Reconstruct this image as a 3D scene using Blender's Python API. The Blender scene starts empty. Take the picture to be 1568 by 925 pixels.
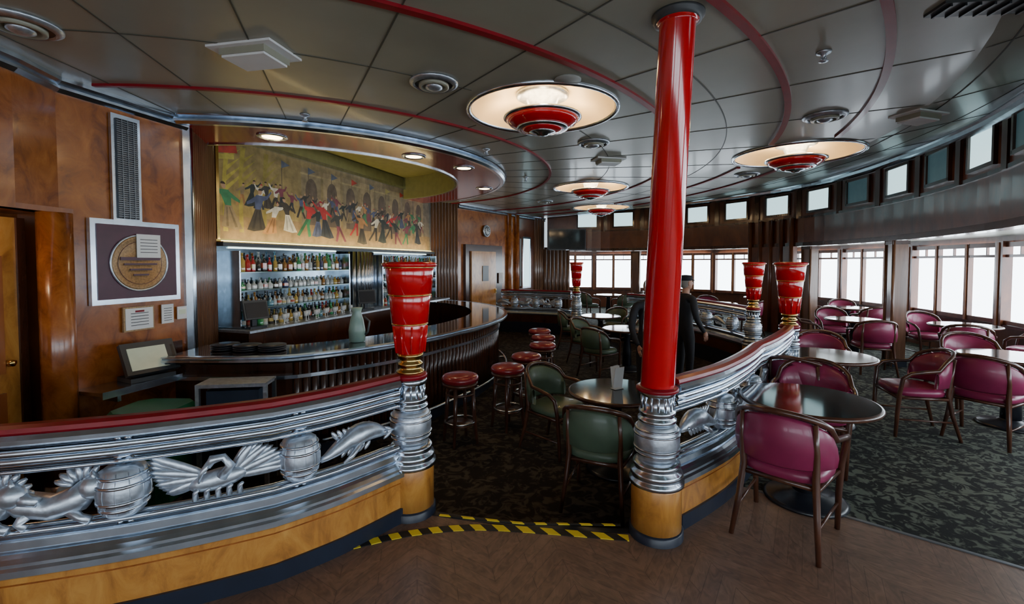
import bpy, math, random
from mathutils import Matrix, Vector, Euler
from mathutils.geometry import delaunay_2d_cdt
random.seed(7)
rad=math.radians
C=(-3.45,8.0)
SC=bpy.context.scene
COL=SC.collection

# ------------------------------------------------------------------ materials
def _nt(name):
    m=bpy.data.materials.new(name); m.use_nodes=True
    nt=m.node_tree; b=nt.nodes['Principled BSDF']
    return m,nt,b
def mat(name,col,rough=.5,metal=0,coat=0,var=.12,scale=8,emis=None,es=0,bump=0,trans=0,spec=.5):
    m,nt,b=_nt(name)
    b.inputs['Roughness'].default_value=rough
    b.inputs['Metallic'].default_value=metal
    b.inputs['Coat Weight'].default_value=coat
    b.inputs['Coat Roughness'].default_value=.08
    b.inputs['Transmission Weight'].default_value=trans
    b.inputs['Specular IOR Level'].default_value=spec
    tc=nt.nodes.new('ShaderNodeTexCoord'); n=nt.nodes.new('ShaderNodeTexNoise')
    n.inputs['Scale'].default_value=scale; n.inputs['Detail'].default_value=5
    nt.links.new(tc.outputs['Object'],n.inputs['Vector'])
    r=nt.nodes.new('ShaderNodeValToRGB')
    r.color_ramp.elements[0].position=.3; r.color_ramp.elements[1].position=.7
    r.color_ramp.elements[0].color=tuple(max(0,c*(1-var)) for c in col)+(1,)
    r.color_ramp.elements[1].color=tuple(min(1,c*(1+var)) for c in col)+(1,)
    nt.links.new(n.outputs['Fac'],r.inputs['Fac'])
    nt.links.new(r.outputs['Color'],b.inputs['Base Color'])
    if bump:
        bp=nt.nodes.new('ShaderNodeBump'); bp.inputs['Strength'].default_value=bump; bp.inputs['Distance'].default_value=.01
        nt.links.new(n.outputs['Fac'],bp.inputs['Height']); nt.links.new(bp.outputs['Normal'],b.inputs['Normal'])
    if emis:
        b.inputs['Emission Color'].default_value=tuple(emis)+(1,); b.inputs['Emission Strength'].default_value=es
    return m
def wood(name,cols,rough=.22,scale=2.2,stretch=(1,1,1),coat=.5,dist=1.2):
    m,nt,b=_nt(name)
    b.inputs['Roughness'].default_value=rough; b.inputs['Coat Weight'].default_value=coat
    b.inputs['Coat Roughness'].default_value=.12
    tc=nt.nodes.new('ShaderNodeTexCoord'); mp=nt.nodes.new('ShaderNodeMapping')
    mp.inputs['Scale'].default_value=stretch
    nt.links.new(tc.outputs['Object'],mp.inputs['Vector'])
    n=nt.nodes.new('ShaderNodeTexNoise'); n.inputs['Scale'].default_value=scale
    n.inputs['Detail'].default_value=9; n.inputs['Roughness'].default_value=.65; n.inputs['Distortion'].default_value=dist
    nt.links.new(mp.outputs['Vector'],n.inputs['Vector'])
    r=nt.nodes.new('ShaderNodeValToRGB'); cr=r.color_ramp
    cr.elements[0].position=.28; cr.elements[1].position=.74
    cr.elements[0].color=tuple(cols[0])+(1,); cr.elements[1].color=tuple(cols[-1])+(1,)
    if len(cols)>2:
        e=cr.elements.new(.5); e.color=tuple(cols[1])+(1,)
    nt.links.new(n.outputs['Fac'],r.inputs['Fac'])
    nt.links.new(r.outputs['Color'],b.inputs['Base Color'])
    return m
def carpet(name,dark,light,scale=7,rough=.85,lo=.42,hi=.56):
    m,nt,b=_nt(name); b.inputs['Roughness'].default_value=rough
    b.inputs['Specular IOR Level'].default_value=.25
    tc=nt.nodes.new('ShaderNodeTexCoord')
    n=nt.nodes.new('ShaderNodeTexNoise'); n.inputs['Scale'].default_value=scale; n.inputs['Detail'].default_value=3; n.inputs['Distortion'].default_value=2.2
    v=nt.nodes.new('ShaderNodeTexVoronoi'); v.inputs['Scale'].default_value=scale*1.3
    nt.links.new(tc.outputs['Object'],n.inputs['Vector']); nt.links.new(tc.outputs['Object'],v.inputs['Vector'])
    ma=nt.nodes.new('ShaderNodeMath'); ma.operation='MULTIPLY_ADD'
    nt.links.new(v.outputs['Distance'],ma.inputs[0]); ma.inputs[1].default_value=-.25
    nt.links.new(n.outputs['Fac'],ma.inputs[2])
    r=nt.nodes.new('ShaderNodeValToRGB'); r.color_ramp.elements[0].position=lo-.07; r.color_ramp.elements[1].position=hi-.09
    r.color_ramp.elements[0].color=tuple(dark)+(1,); r.color_ramp.elements[1].color=tuple(light)+(1,)
    nt.links.new(ma.outputs[0],r.inputs['Fac']); nt.links.new(r.outputs['Color'],b.inputs['Base Color'])
    n2=nt.nodes.new('ShaderNodeTexNoise'); n2.inputs['Scale'].default_value=220
    nt.links.new(tc.outputs['Object'],n2.inputs['Vector'])
    bp=nt.nodes.new('ShaderNodeBump'); bp.inputs['Strength'].default_value=.5; bp.inputs['Distance'].default_value=.005
    nt.links.new(n2.outputs['Fac'],bp.inputs['Height']); nt.links.new(bp.outputs['Normal'],b.inputs['Normal'])
    return m
def parquet(name):
    m,nt,b=_nt(name); b.inputs['Roughness'].default_value=.36; b.inputs['Specular IOR Level'].default_value=.5
    L=nt.links; N=nt.nodes.new
    tc=N('ShaderNodeTexCoord'); sx=N('ShaderNodeSeparateXYZ')
    mp0=N('ShaderNodeMapping'); mp0.inputs['Rotation'].default_value=(0,0,rad(-12))
    L.new(tc.outputs['Object'],mp0.inputs['Vector']); L.new(mp0.outputs['Vector'],sx.inputs[0])
    md=N('ShaderNodeMath'); md.operation='PINGPONG'; md.inputs[1].default_value=.42
    L.new(sx.outputs['X'],md.inputs[0])
    ad=N('ShaderNodeMath'); ad.operation='ADD'; L.new(md.outputs[0],ad.inputs[0]); L.new(sx.outputs['Y'],ad.inputs[1])
    cb=N('ShaderNodeCombineXYZ'); L.new(ad.outputs[0],cb.inputs['Y']); L.new(md.outputs[0],cb.inputs['X'])
    br=N('ShaderNodeTexBrick'); br.inputs['Scale'].default_value=1
    br.inputs['Brick Width'].default_value=.42; br.inputs['Row Height'].default_value=.105; br.inputs['Mortar Size'].default_value=.002
    br.inputs['Color1'].default_value=(.235,.145,.100,1); br.inputs['Color2'].default_value=(.185,.112,.080,1); br.inputs['Mortar'].default_value=(.12,.072,.052,1)
    L.new(cb.outputs[0],br.inputs['Vector'])
    n=N('ShaderNodeTexNoise'); n.inputs['Scale'].default_value=14; n.inputs['Detail'].default_value=6; n.inputs['Distortion'].default_value=1.5
    L.new(cb.outputs[0],n.inputs['Vector'])
    mx=N('ShaderNodeMix'); mx.data_type='RGBA'; mx.blend_type='MULTIPLY'; mx.inputs['Factor'].default_value=.7
    L.new(br.outputs['Color'],mx.inputs[6]); 
    rp=N('ShaderNodeValToRGB'); rp.color_ramp.elements[0].color=(.5,.5,.5,1); rp.color_ramp.elements[0].position=.3; rp.color_ramp.elements[1].color=(1.3,1.25,1.2,1); rp.color_ramp.elements[1].position=.7
    L.new(n.outputs['Fac'],rp.inputs['Fac']); L.new(rp.outputs['Color'],mx.inputs[7])
    L.new(mx.outputs[2],b.inputs['Base Color'])
    return m
def colmat(name,rough=.4,noise=.5,nscale=30,metal=0,alpha=1,spec=.5,coat=0):
    m,nt,b=_nt(name); b.inputs['Roughness'].default_value=rough; b.inputs['Metallic'].default_value=metal
    b.inputs['Specular IOR Level'].default_value=spec; b.inputs['Coat Weight'].default_value=coat
    a=nt.nodes.new('ShaderNodeAttribute'); a.attribute_name='Col'
    tc=nt.nodes.new('ShaderNodeTexCoord'); n=nt.nodes.new('ShaderNodeTexNoise'); n.inputs['Scale'].default_value=nscale; n.inputs['Detail'].default_value=6
    nt.links.new(tc.outputs['Object'],n.inputs['Vector'])
    rp=nt.nodes.new('ShaderNodeValToRGB'); rp.color_ramp.elements[0].color=(1-noise,)*3+(1,); rp.color_ramp.elements[0].position=.3; rp.color_ramp.elements[1].position=.7; rp.color_ramp.elements[1].color=(1+noise*.5,)*3+(1,)
    nt.links.new(n.outputs['Fac'],rp.inputs['Fac'])
    mx=nt.nodes.new('ShaderNodeMix'); mx.data_type='RGBA'; mx.blend_type='MULTIPLY'; mx.inputs['Factor'].default_value=1
    nt.links.new(a.outputs['Color'],mx.inputs[6]); nt.links.new(rp.outputs['Color'],mx.inputs[7])
    nt.links.new(mx.outputs[2],b.inputs['Base Color'])
    return m
def hazard(name):
    m,nt,b=_nt(name); b.inputs['Roughness'].default_value=.5
    tc=nt.nodes.new('ShaderNodeTexCoord'); w=nt.nodes.new('ShaderNodeTexWave'); w.inputs['Scale'].default_value=2.6
    mp=nt.nodes.new('ShaderNodeMapping'); mp.inputs['Rotation'].default_value=(0,0,rad(-35))
    nt.links.new(tc.outputs['Object'],mp.inputs['Vector']); nt.links.new(mp.outputs['Vector'],w.inputs['Vector'])
    r=nt.nodes.new('ShaderNodeValToRGB'); r.color_ramp.interpolation='CONSTANT'
    r.color_ramp.elements[0].color=(.01,.01,.01,1); r.color_ramp.elements[1].position=.5; r.color_ramp.elements[1].color=(.80,.62,.03,1)
    nt.links.new(w.outputs['Fac'],r.inputs['Fac']); nt.links.new(r.outputs['Color'],b.inputs['Base Color'])
    return m

M_CEIL=mat('ceiling_paint',(.29,.285,.22),.33,0,.1,.10,1.5)
M_SEAM=mat('seam_dark',(.06,.06,.045),.5)
M_RED=mat('red_lacquer',(.60,.004,.010),.12,0,.8,.06,4)
M_DRED=mat('dark_red_trim',(.24,.004,.012),.35,0,.1,spec=.3)
M_SOFF=mat('soffit_red',(.26,.012,.012),.22,0,.4)
M_CHR=mat('brushed_aluminium',(.62,.70,.80),.22,1,0,.12,12)
M_CHR2=mat('cast_aluminium',(.55,.61,.69),.38,.85,0,.2,25,bump=.25)
M_GOLD=mat('gold_metal',(.75,.50,.16),.22,1,0,.1)
M_WOOD=wood('burl_veneer',[(.13,.032,.006),(.30,.085,.014),(.44,.15,.028)],.24,5.5,(1,1,.8),dist=.9,coat=.35)
M_WOODD=wood('dark_mahogany',[(.022,.008,.004),(.055,.018,.008),(.09,.03,.012)],.25,1.5,(2,2,.4))
M_WOODR=wood('recess_wood',[(.16,.045,.012),(.28,.08,.02),(.38,.13,.03)],.3,2,(1.5,1.5,.4))
M_WOODB=wood('honey_wood',[(.28,.10,.02),(.52,.22,.042),(.68,.34,.08)],.3,5,(1.5,1.5,.7),dist=1.0)
M_REED=wood('reeded_wood',[(.08,.034,.016),(.16,.075,.04),(.23,.115,.06)],.3,3,(4,4,.3))
M_HEAD=wood('red_mahogany',[(.055,.014,.006),(.125,.034,.012),(.19,.06,.02)],.3,2,(1,1,.6))
M_BLACK=mat('black_enamel',(.012,.014,.02),.3)
M_NAVY=mat('navy_kick',(.012,.018,.035),.35)
M_CARP=carpet('leaf_carpet',(.012,.013,.012),(.115,.128,.10),9)
M_CARPI=carpet('bar_carpet',(.010,.008,.007),(.060,.050,.040),7)
M_PARQ=parquet('parquet_floor')
M_HAZ=hazard('hazard_stripe')
M_CREAM=mat('cream_recess',(.82,.66,.42),.5,0,0,.04)
M_OLIVE=mat('olive_ceiling',(.27,.25,.09),.45)
M_PANE=mat('bright_pane',(.9,.95,1),.4,emis=(.78,.90,1.0),es=9.5)
M_FROST=mat('frosted_pane',(.7,.85,.9),.4,emis=(.55,.84,.90),es=1.6)
M_FROSTD=mat('frosted_dim_pane',(.10,.16,.18),.3,emis=(.2,.5,.6),es=.08)
M_ORW=mat('window_orange_wood',(.30,.11,.035),.35)
M_MAR=mat('maroon_vinyl',(.26,.020,.080),.38,0,.2,.12)
M_GRN=mat('green_vinyl',(.085,.13,.085),.45,0,.1)
M_SEAT=mat('red_vinyl',(.24,.012,.02),.3,0,.4)
M_CHW=wood('chair_wood',[(.03,.010,.006),(.075,.026,.014),(.12,.045,.022)],.3,6,(1,1,.4))
M_TTOP=mat('table_glass_top',(.03,.036,.038),.08,0,.4)
M_GREY=mat('grey_plastic',(.05,.055,.06),.4)
M_SCR=mat('screen',(.35,.4,.3),.2,emis=(.6,.65,.5),es=.25)
M_WHT=mat('white_paper',(.75,.76,.76),.6,0,0,.03)
M_PURP=mat('plaque_purple',(.065,.008,.028),.35)
M_PGOLD=mat('plaque_gold',(.34,.21,.10),.4,.4,0,.3,60)
M_BGRN=mat('bin_green',(.01,.13,.06),.4)
M_BAG=mat('plastic_bag',(.35,.40,.36),.3,0,.4,.4,14)
M_MIRR=mat('bar_mirror',(.16,.21,.25),.15,1,0,.3,5)
M_SHELF=mat('shelf_glass',(.20,.30,.30),.12,.4,0,.1)
M_GRILLE=mat('grille_metal',(.20,.22,.24),.4,.8)
M_WARM=mat('warm_bulb',(1,.8,.5),.4,emis=(1,.72,.38),es=14)
M_STRIP=mat('strip_light',(1,.9,.6),.4,emis=(1,.86,.40),es=6)
M_BLUEL=mat('shelf_light',(.9,.95,1),.4,emis=(.75,1.0,.92),es=3.2)
M_SUIT=mat('dark_suit',(.012,.013,.018),.8)
M_SKIN=mat('skin',(.42,.22,.15),.5)
M_HAIR=mat('grey_hair',(.22,.20,.18),.8)
M_GLASSB=colmat('bottle_glass',.12,.25,60,spec=.8,coat=.5)
M_MURAL=colmat('mural_paint',.6,.35,9)
M_BARTOP=mat('bar_top',(.018,.014,.014),.06,0,.9)

# ------------------------------------------------------------------ mesh builder
class MB:
    def __init__(s): s.v=[];s.f=[];s.mi=[];s.sm=[];s.mats=[];s.M=Matrix.Identity(4);s.cols=[]
    def add(s,vs,fs,m,smooth=False,col=None):
        if m not in s.mats: s.mats.append(m)
        k=s.mats.index(m); o=len(s.v)
        for p in vs: s.v.append(tuple(s.M@Vector(p)))
        for f in fs:
            s.f.append(tuple(i+o for i in f)); s.mi.append(k); s.sm.append(smooth); s.cols.append(col or (1,1,1))
    def box(s,c,d,m,rz=0,rx=0,ry=0,col=None):
        R=Matrix.Translation(c)@Euler((rx,ry,rz)).to_matrix().to_4x4()
        x,y,z=d[0]/2,d[1]/2,d[2]/2
        vs=[R@Vector(p) for p in [(-x,-y,-z),(x,-y,-z),(x,y,-z),(-x,y,-z),(-x,-y,z),(x,-y,z),(x,y,z),(-x,y,z)]]
        s.add(vs,[(0,3,2,1),(4,5,6,7),(0,1,5,4),(1,2,6,5),(2,3,7,6),(3,0,4,7)],m,False,col)
    def lathe(s,prof,c,m,seg=28,smooth=True,R=None,col=None,cap=True):
        vs=[];fs=[];n=len(prof)
        for r,z in prof:
            for i in range(seg):
                a=2*math.pi*i/seg; p=Vector((r*math.cos(a),r*math.sin(a),z))
                if R: p=R@p
                vs.append((p[0]+c[0],p[1]+c[1],p[2]+c[2]))
        for j in range(n-1):
            for i in range(seg):
                k=(i+1)%seg; fs.append((j*seg+i,j*seg+k,(j+1)*seg+k,(j+1)*seg+i))
        if cap:
            fs.append(tuple(reversed(range(seg)))); fs.append(tuple((n-1)*seg+i for i in range(seg)))
        s.add(vs,fs,m,smooth,col)
    def tube(s,pts,r,m,seg=8,closed=False,smooth=True,col=None):
        pts=[Vector(p) for p in pts]; n=len(pts); rs=r if isinstance(r,(list,tuple)) else [r]*n
        vs=[];fs=[];prev=None
        for i,p in enumerate(pts):
            if closed: t=pts[(i+1)%n]-pts[i-1]
            else: t=pts[min(i+1,n-1)]-pts[max(i-1,0)]
            t.normalize()
            if prev is None:
                u=t.orthogonal().normalized()
            else:
                u=prev-t*prev.dot(t); u=u.normalized() if u.length>1e-6 else t.orthogonal().normalized()
            prev=u; w=t.cross(u)
            for k in range(seg):
                a=2*math.pi*k/seg; vs.append(p+(u*math.cos(a)+w*math.sin(a))*rs[i])
        for i in range(n if closed else n-1):
            j=(i+1)%n
            for k in range(seg):
                l=(k+1)%seg; fs.append((i*seg+k,i*seg+l,j*seg+l,j*seg+k))
        if not closed:
            fs.append(tuple(reversed(range(seg)))); fs.append(tuple((n-1)*seg+k for k in range(seg)))
        s.add(vs,fs,m,smooth,col)
    def sweep(s,path,prof,m,smooth=False,zs=None,closed=False):
        n=len(path);k=len(prof);vs=[];fs=[]
        for i,p in enumerate(path):
            a=path[(i-1)%n if closed else max(i-1,0)]; b=path[(i+1)%n if closed else min(i+1,n-1)]
            tx,ty=b[0]-a[0],b[1]-a[1]; l=math.hypot(tx,ty) or 1; tx/=l;ty/=l
            dz=zs[i] if zs else 0
            for (q,z) in prof: vs.append((p[0]+ty*q,p[1]-tx*q,z+dz))
        for i in range(n if closed else n-1):
            j=(i+1)%n
            for c in range(k):
                d=(c+1)%k; fs.append((i*k+c,i*k+d,j*k+d,j*k+c))
        if not closed:
            fs.append(tuple(range(k))); fs.append(tuple((n-1)*k+c for c in reversed(range(k))))
        s.add(vs,fs,m,smooth)
    def ell(s,c,r,m,R=None,seg=14,rings=9,col=None):
        vs=[];fs=[]
        for j in range(rings+1):
            ph=math.pi*j/rings
            for i in range(seg):
                a=2*math.pi*i/seg
                p=Vector((r[0]*math.sin(ph)*math.cos(a),r[1]*math.sin(ph)*math.sin(a),r[2]*math.cos(ph)))
                if R: p=R@p
                vs.append((p[0]+c[0],p[1]+c[1],p[2]+c[2]))
        for j in range(rings):
            for i in range(seg):
                k=(i+1)%seg; fs.append((j*seg+i,(j+1)*seg+i,(j+1)*seg+k,j*seg+k))
        s.add(vs,fs,m,True,col)
    def mesh(s,name):
        me=bpy.data.meshes.new(name); me.from_pydata(s.v,[],s.f)
        for m in s.mats: me.materials.append(m)
        me.polygons.foreach_set('material_index',s.mi); me.polygons.foreach_set('use_smooth',s.sm)
        if any(c!=(1,1,1) for c in s.cols):
            ca=me.color_attributes.new('Col','FLOAT_COLOR','CORNER'); d=[]
            for p,c in zip(me.polygons,s.cols):
                d+= [c[0],c[1],c[2],1]*p.loop_total
            ca.data.foreach_set('color',d)
        me.update(); return me
    def build(s,name,loc=(0,0,0),rz=0,parent=None):
        return obj(name,s.mesh(name),loc,rz,parent)
def obj(name,me,loc=(0,0,0),rz=0,parent=None):
    o=bpy.data.objects.new(name,me); COL.objects.link(o); o.location=loc; o.rotation_euler=(0,0,rz)
    if parent: o.parent=parent
    return o
def rect(n0,n1,z0,z1): return [(n0,z0),(n1,z0),(n1,z1),(n0,z1)]
def pol(a,r): return (C[0]+r*math.cos(rad(a)),C[1]+r*math.sin(rad(a)))
def interp(tab,a):
    if a<=tab[0][0]: return tab[0][1]
    for (a0,r0),(a1,r1) in zip(tab,tab[1:]):
        if a<=a1:
            return r0+(r1-r0)*(a-a0)/(a1-a0)
    return tab[-1][1]
def arc(tab,a0,a1,step=1.0):
    n=max(2,int(abs(a1-a0)/step)+1)
    return [pol(a0+(a1-a0)*i/(n-1), interp(tab,a0+(a1-a0)*i/(n-1))) for i in range(n)]
def catmull(pts,k=8):
    P=[pts[0]]+list(pts)+[pts[-1]]; out=[]
    for i in range(1,len(P)-2):
        for j in range(k):
            t=j/k; r=[]
            for d in (0,1):
                a,b,c,e=P[i-1][d],P[i][d],P[i+1][d],P[i+2][d]
                r.append(.5*(2*b+(c-a)*t+(2*a-5*b+4*c-e)*t*t+(3*b-a-3*c+e)*t**3))
            out.append(tuple(r))
    out.append(tuple(pts[-1])); return out
def resample(pts,step):
    L=[0]
    for a,b in zip(pts,pts[1:]): L.append(L[-1]+math.dist(a,b))
    n=max(1,round(L[-1]/step)); out=[];k=0
    for i in range(n+1):
        s=L[-1]*i/n
        while k<len(L)-2 and L[k+1]<s: k+=1
        t=(s-L[k])/((L[k+1]-L[k]) or 1)
        out.append((pts[k][0]+(pts[k+1][0]-pts[k][0])*t,pts[k][1]+(pts[k+1][1]-pts[k][1])*t))
    return out

# ------------------------------------------------------------------ curves
BAL=[(-110,6.0),(-80,6.0),(-75,5.96),(-69,5.88),(-66,5.78),(-62,5.6),(-60.4,5.55),(-49.3,6.72),(-43,6.8),(-33,6.85),(-26,7.05),(-19.3,7.27),(-2,7.55),(13,7.45),(28,7.05),(38.7,6.6),(55,5.95),(75,5.4),(95,5.2)]
HP=[(-4.25,-3.47),(-2.45,-3.46),(1.23,-2.5),(2.74,-.85),(3.61,1.64),(4.3,3.0),(5.0,4.3),(5.75,5.6),(6.45,7.3),(6.8,8.9),(6.8,10.6),(6.2,12.3),(5.0,14.0),(3.2,15.2),(1.2,15.6)]
WP=[(-4.3,-5.2),(-2.4,-5.2),(1.8,-4.4),(4.2,-2.2),(5.6,.6),(6.5,2.6),(7.2,4.6),(8.0,6.6),(8.5,8.3),(8.8,10.5),(8.8,12.5),(8.0,15.2),(6.2,17.2),(3.9,18.0),(1.0,18.2)]
HC=resample(catmull(HP),.3); WC=resample(catmull(WP),2.25)
LAMPS=[(.30,4.57,.72),(3.95,6.42,.78),(1.57,9.2,.72),(2.43,12.5,.76)]
def zc(x,y):
    r=math.hypot(x-C[0],y-C[1])
    return 3.25 if r<8.25 else 3.25+min(.34,(r-8.25)*.19)

# ------------------------------------------------------------------ floor
fl=MB()
def ringfloor(a0,a1,m,n):
    vs=[];fs=[]
    for i in range(n+1):
        a=a0+(a1-a0)*i/n; p=pol(a,interp(BAL,a)); q=pol(a,15.2)
        vs+=[(p[0],p[1],0),(q[0],q[1],0)]
    for i in range(n): fs.append((2*i,2*i+1,2*i+3,2*i+2))
    fl.add(vs,fs,m)
ringfloor(-100,-40.5,M_PARQ,60); ringfloor(-40.5,80,M_CARP,120)
vs=[(C[0],C[1],-.2)];fs=[]
for i in range(121):
    a=-100+200*i/120; p=pol(a,interp(BAL,a)); vs+=[(p[0],p[1],-.2),(p[0],p[1],0)]
for i in range(120):
    fs.append((0,1+2*i,3+2*i))
fl.add(vs,fs,M_CARPI)
fl.add(vs,[(1+2*i,3+2*i,4+2*i,2+2*i) for i in range(120)],M_NAVY)
fl.add([(-8,1,-.2),(-3.4,1,-.2),(-3.4,14,-.2),(-8,14,-.2)],[(0,1,2,3)],M_CARPI)
fl.build('floor')
t=MB(); p,q=pol(-40.5,7.0),pol(-40.5,14)
t.sweep([p,q],rect(-.012,.012,0,.006),M_GRILLE); t.build('trim_carpet_edge')
t=MB(); t.sweep(resample(catmull([(-.98,2.76),(-.66,2.89),(-.3,2.955),(.07,2.935),(.74,2.84)]),.05),rect(-.032,.032,0.001,.005),M_HAZ)
t.sweep(resample([(-.50,3.10),(.07,3.00),(.72,2.98)],.05),rect(-.010,.010,.004,.009),M_HAZ); t.build('hazard_tape')
t=MB(); t.sweep(arc(BAL,-59.5,-50.2,.5),rect(-.03,.02,-.03,.004),M_BLACK); t.build('trim_step_nosing')

# ------------------------------------------------------------------ ceiling
def build_ceiling():
    outer=[(x,y) for x,y in HC]
    inner=[pol(a,3.22) for a in range(100,-103,-4)]
    bound=[(-4.6,-3.5)]+outer+[(.6,15.2),(-1.2,12.9),(-3.0,12.6)]+inner+[(-4.6,4.85)]
    verts=[Vector(p) for p in bound]; nb=len(bound); edges=[(i,(i+1)%nb) for i in range(nb)]
    for (x,y,R) in LAMPS:
        o=len(verts)
        for i in range(40):
            a=2*math.pi*i/40; verts.append(Vector((x+R*math.cos(a),y+R*math.sin(a))))
        edges+=[(o+i,o+(i+1)%40) for i in range(40)]
    for a in range(-88,60,3):
        for r in (8.25,9.0):
            x,y=pol(a,r)
            ok=all(math.hypot(x-l[0],y-l[1])>l[2]+.1 for l in LAMPS)
            if ok and interp(BAL,a)+0<r: verts.append(Vector((x,y)))
    res=delaunay_2d_cdt(verts,edges,[],0,1e-5)
    vo,_,fo=res[0],res[1],res[2]
    def inside(px,py):
        c=False;j=nb-1
        for i in range(nb):
            xi,yi=bound[i];xj,yj=bound[j]
            if (yi>py)!=(yj>py) and px<(xj-xi)*(py-yi)/(yj-yi)+xi: c=not c
            j=i
        return c
    fs=[]
    for f in fo:
        cx=sum(vo[i][0] for i in f)/len(f); cy=sum(vo[i][1] for i in f)/len(f)
        if not inside(cx,cy): continue
        if any(math.hypot(cx-l[0],cy-l[1])<l[2]*.97 for l in LAMPS): continue
        fs.append(tuple(reversed(f)))
    b=MB(); b.add([(v[0],v[1],zc(v[0],v[1])) for v in vo],fs,M_CEIL); b.build('ceiling')
build_ceiling()
def inlamp(x,y,g=.04): return any(math.hypot(x-l[0],y-l[1])<l[2]+g for l in LAMPS)
def inroom(x,y):
    a=math.degrees(math.atan2(y-C[1],x-C[0])); 
    best=min(HC,key=lambda p:abs(math.degrees(math.atan2(p[1]-C[1],p[0]-C[0]))-a))
    return math.hypot(x-C[0],y-C[1])<math.hypot(best[0]-C[0],best[1]-C[1])-.05
def arcsegs(r,a0,a1,step=1.0):
    segs=[];cur=[]
    a=a0
    while a<=a1:
        x,y=pol(a,r)
        if inlamp(x,y): 
            if len(cur)>1: segs.append(cur)
            cur=[]
        else: cur.append((x,y))
        a+=step
    if len(cur)>1: segs.append(cur)
    return segs
for i,(r,w) in enumerate([(4.1,.018),(5.96,.028),(7.06,.028),(7.73,.028)]):
    t=MB()
    for sgm in arcsegs(r,-91,62 if r<7.5 else 55):
        t.sweep(sgm,rect(-w,w,-.022,.002),M_DRED,zs=[zc(*p) for p in sgm])
    t.build('trim_ceiling_ring_%d'%(i+1))
t=MB()
for r in (5.03,6.5,8.4,8.95):
    for sgm in arcsegs(r,-91,56):
        sgm=[p for p in sgm if inroom(*p)]
        if len(sgm)>1: t.sweep(sgm,rect(-.005,.005,-.004,.001),M_SEAM,zs=[zc(*p) for p in sgm])
for a in range(-89,62,9):
    cur=[];r=3.35
    while r<11.6:
        x,y=pol(a,r)
        if inlamp(x,y,0) or not inroom(x,y):
            if len(cur)>1: t.sweep(cur,rect(-.005,.005,-.004,.001),M_SEAM,zs=[zc(*p) for p in cur])
            cur=[]
        else: cur.append((x,y))
        r+=.15
    if len(cur)>1: t.sweep(cur,rect(-.005,.005,-.004,.001),M_SEAM,zs=[zc(*p) for p in cur])
t.build('trim_ceiling_seams')
so=MB()
sp=[pol(a,3.3) for a in [x*2 for x in range(-49,37)]]
so.sweep(sp,[(-.85,3.17),(-.05,3.17),(-.05,3.26),(-.85,3.26)],M_SOFF)
so.sweep(sp,[(-.05,3.16),(0,3.16),(.03,3.185),(.03,3.205),(0,3.215),(.03,3.235),(.06,3.25),(.06,3.26),(-.05,3.26)],M_CHR)
so.sweep(sp,[(-.87,3.16),(-.83,3.16),(-.83,3.62),(-.87,3.62)],M_OLIVE)
so.sweep(sp,[(-.83,3.155),(-.80,3.155),(-.80,3.18),(-.83,3.18)],M_CHR)
so.build('trim_bar_soffit')
b=MB(); b.add([(-7,3,3.62),(0,3,3.62),(0,13,3.62),(-7,13,3.62)],[(3,2,1,0)],M_OLIVE); b.build('ceiling_bar_cove')
b=MB(); b.box((1.5,6,4.05),(17,26,.1),M_BLACK); b.build('light_leak_slab')  # unseen slab added overhead to stop sky light leaking past the ceiling

# ------------------------------------------------------------------ walls left
L0=(-3.6,3.36); L1=(-3.71,3.76); L2=(-3.43,4.85); A=(-3.8,5.85); B=(-2.05,11.35)
def wall(name,pts,z0,z1,m,th=.12,side=-1):
    b=MB(); b.sweep(pts,rect(-th if side<0 else 0,0 if side<0 else th,z0,z1),m); return b.build(name)
wall('wall_left_rear',[(-3.6,-4),(-3.6,2.6)],-.2,4,M_WOOD)
wall('wall_left_upper',[(-3.6,2.6),(-3.63,3.36),L1],2.15,4,M_WOOD)
wall('wall_left_panel',[L1,L2],-.2,4,M_WOOD)
wall('wall_left_recess',[(-3.6,2.6),(-4.15,2.65),(-4.15,3.85),(-3.8,3.9)],-.2,2.3,M_WOODR)
b=MB(); b.lathe([(.11,-.2),(.11,2.15)],(-3.69,3.70,0),M_WOOD,24); b.lathe([(.115,-.2),(.115,-.05)],(-3.69,3.70,0),M_CHR,24); b.build('trim_rounded_corner')
b=MB(); b.box((-3.88,3.2,2.17),(.5,1.2,.04),M_WOODR); b.build('trim_recess_head')
b=MB(); b.box((-3.92,3.18,.95),(.05,.85,2.3),M_WOODB); b.box((-3.885,3.22,1.35),(.03,.5,.9),M_WOODR); b.box((-3.885,3.22,.45),(.03,.5,.6),M_WOODR); b.box((-3.92,3.62,.95),(.08,.06,2.3),M_WOODD); b.lathe([(.02,0),(.03,.02),(.03,.04),(.01,.05)],(-3.86,3.5,.95),M_GOLD,14); b.build('door_1')
def wp(p,q,s,off=0):
    tx,ty=q[0]-p[0],q[1]-p[1]; l=math.hypot(tx,ty)
    return (p[0]+tx*s+ty/l*off, p[1]+ty*s-tx/l*off)
def onwall(p,q,s,off=0):
    x,y=wp(p,q,s,off); an=math.atan2(q[1]-p[1],q[0]-p[0])
    return Matrix.Translation((x,y,0))@Matrix.Rotation(an,4,'Z')   # local -y = right-hand side
b=MB(); cor=[(0,3.13),(.02,3.13),(.05,3.16),(.05,3.18),(.03,3.19),(.07,3.22),(.07,3.25),(0,3.25)]
b.sweep([(-3.6,-3.4),(-3.6,2.6),(-3.63,3.36),L1,L2],cor,M_CHR); b.build('trim_cornice_left')
b=MB(); b.sweep([(-3.47,4.80),(-3.45,4.92)],rect(-.02,.05,-.2,3.25),M_CHR); 
b.tube([(-3.41,4.9,-.2),(-3.41,4.9,3.2)],.022,M_CHR); b.build('trim_silver_pilaster_left')
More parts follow.
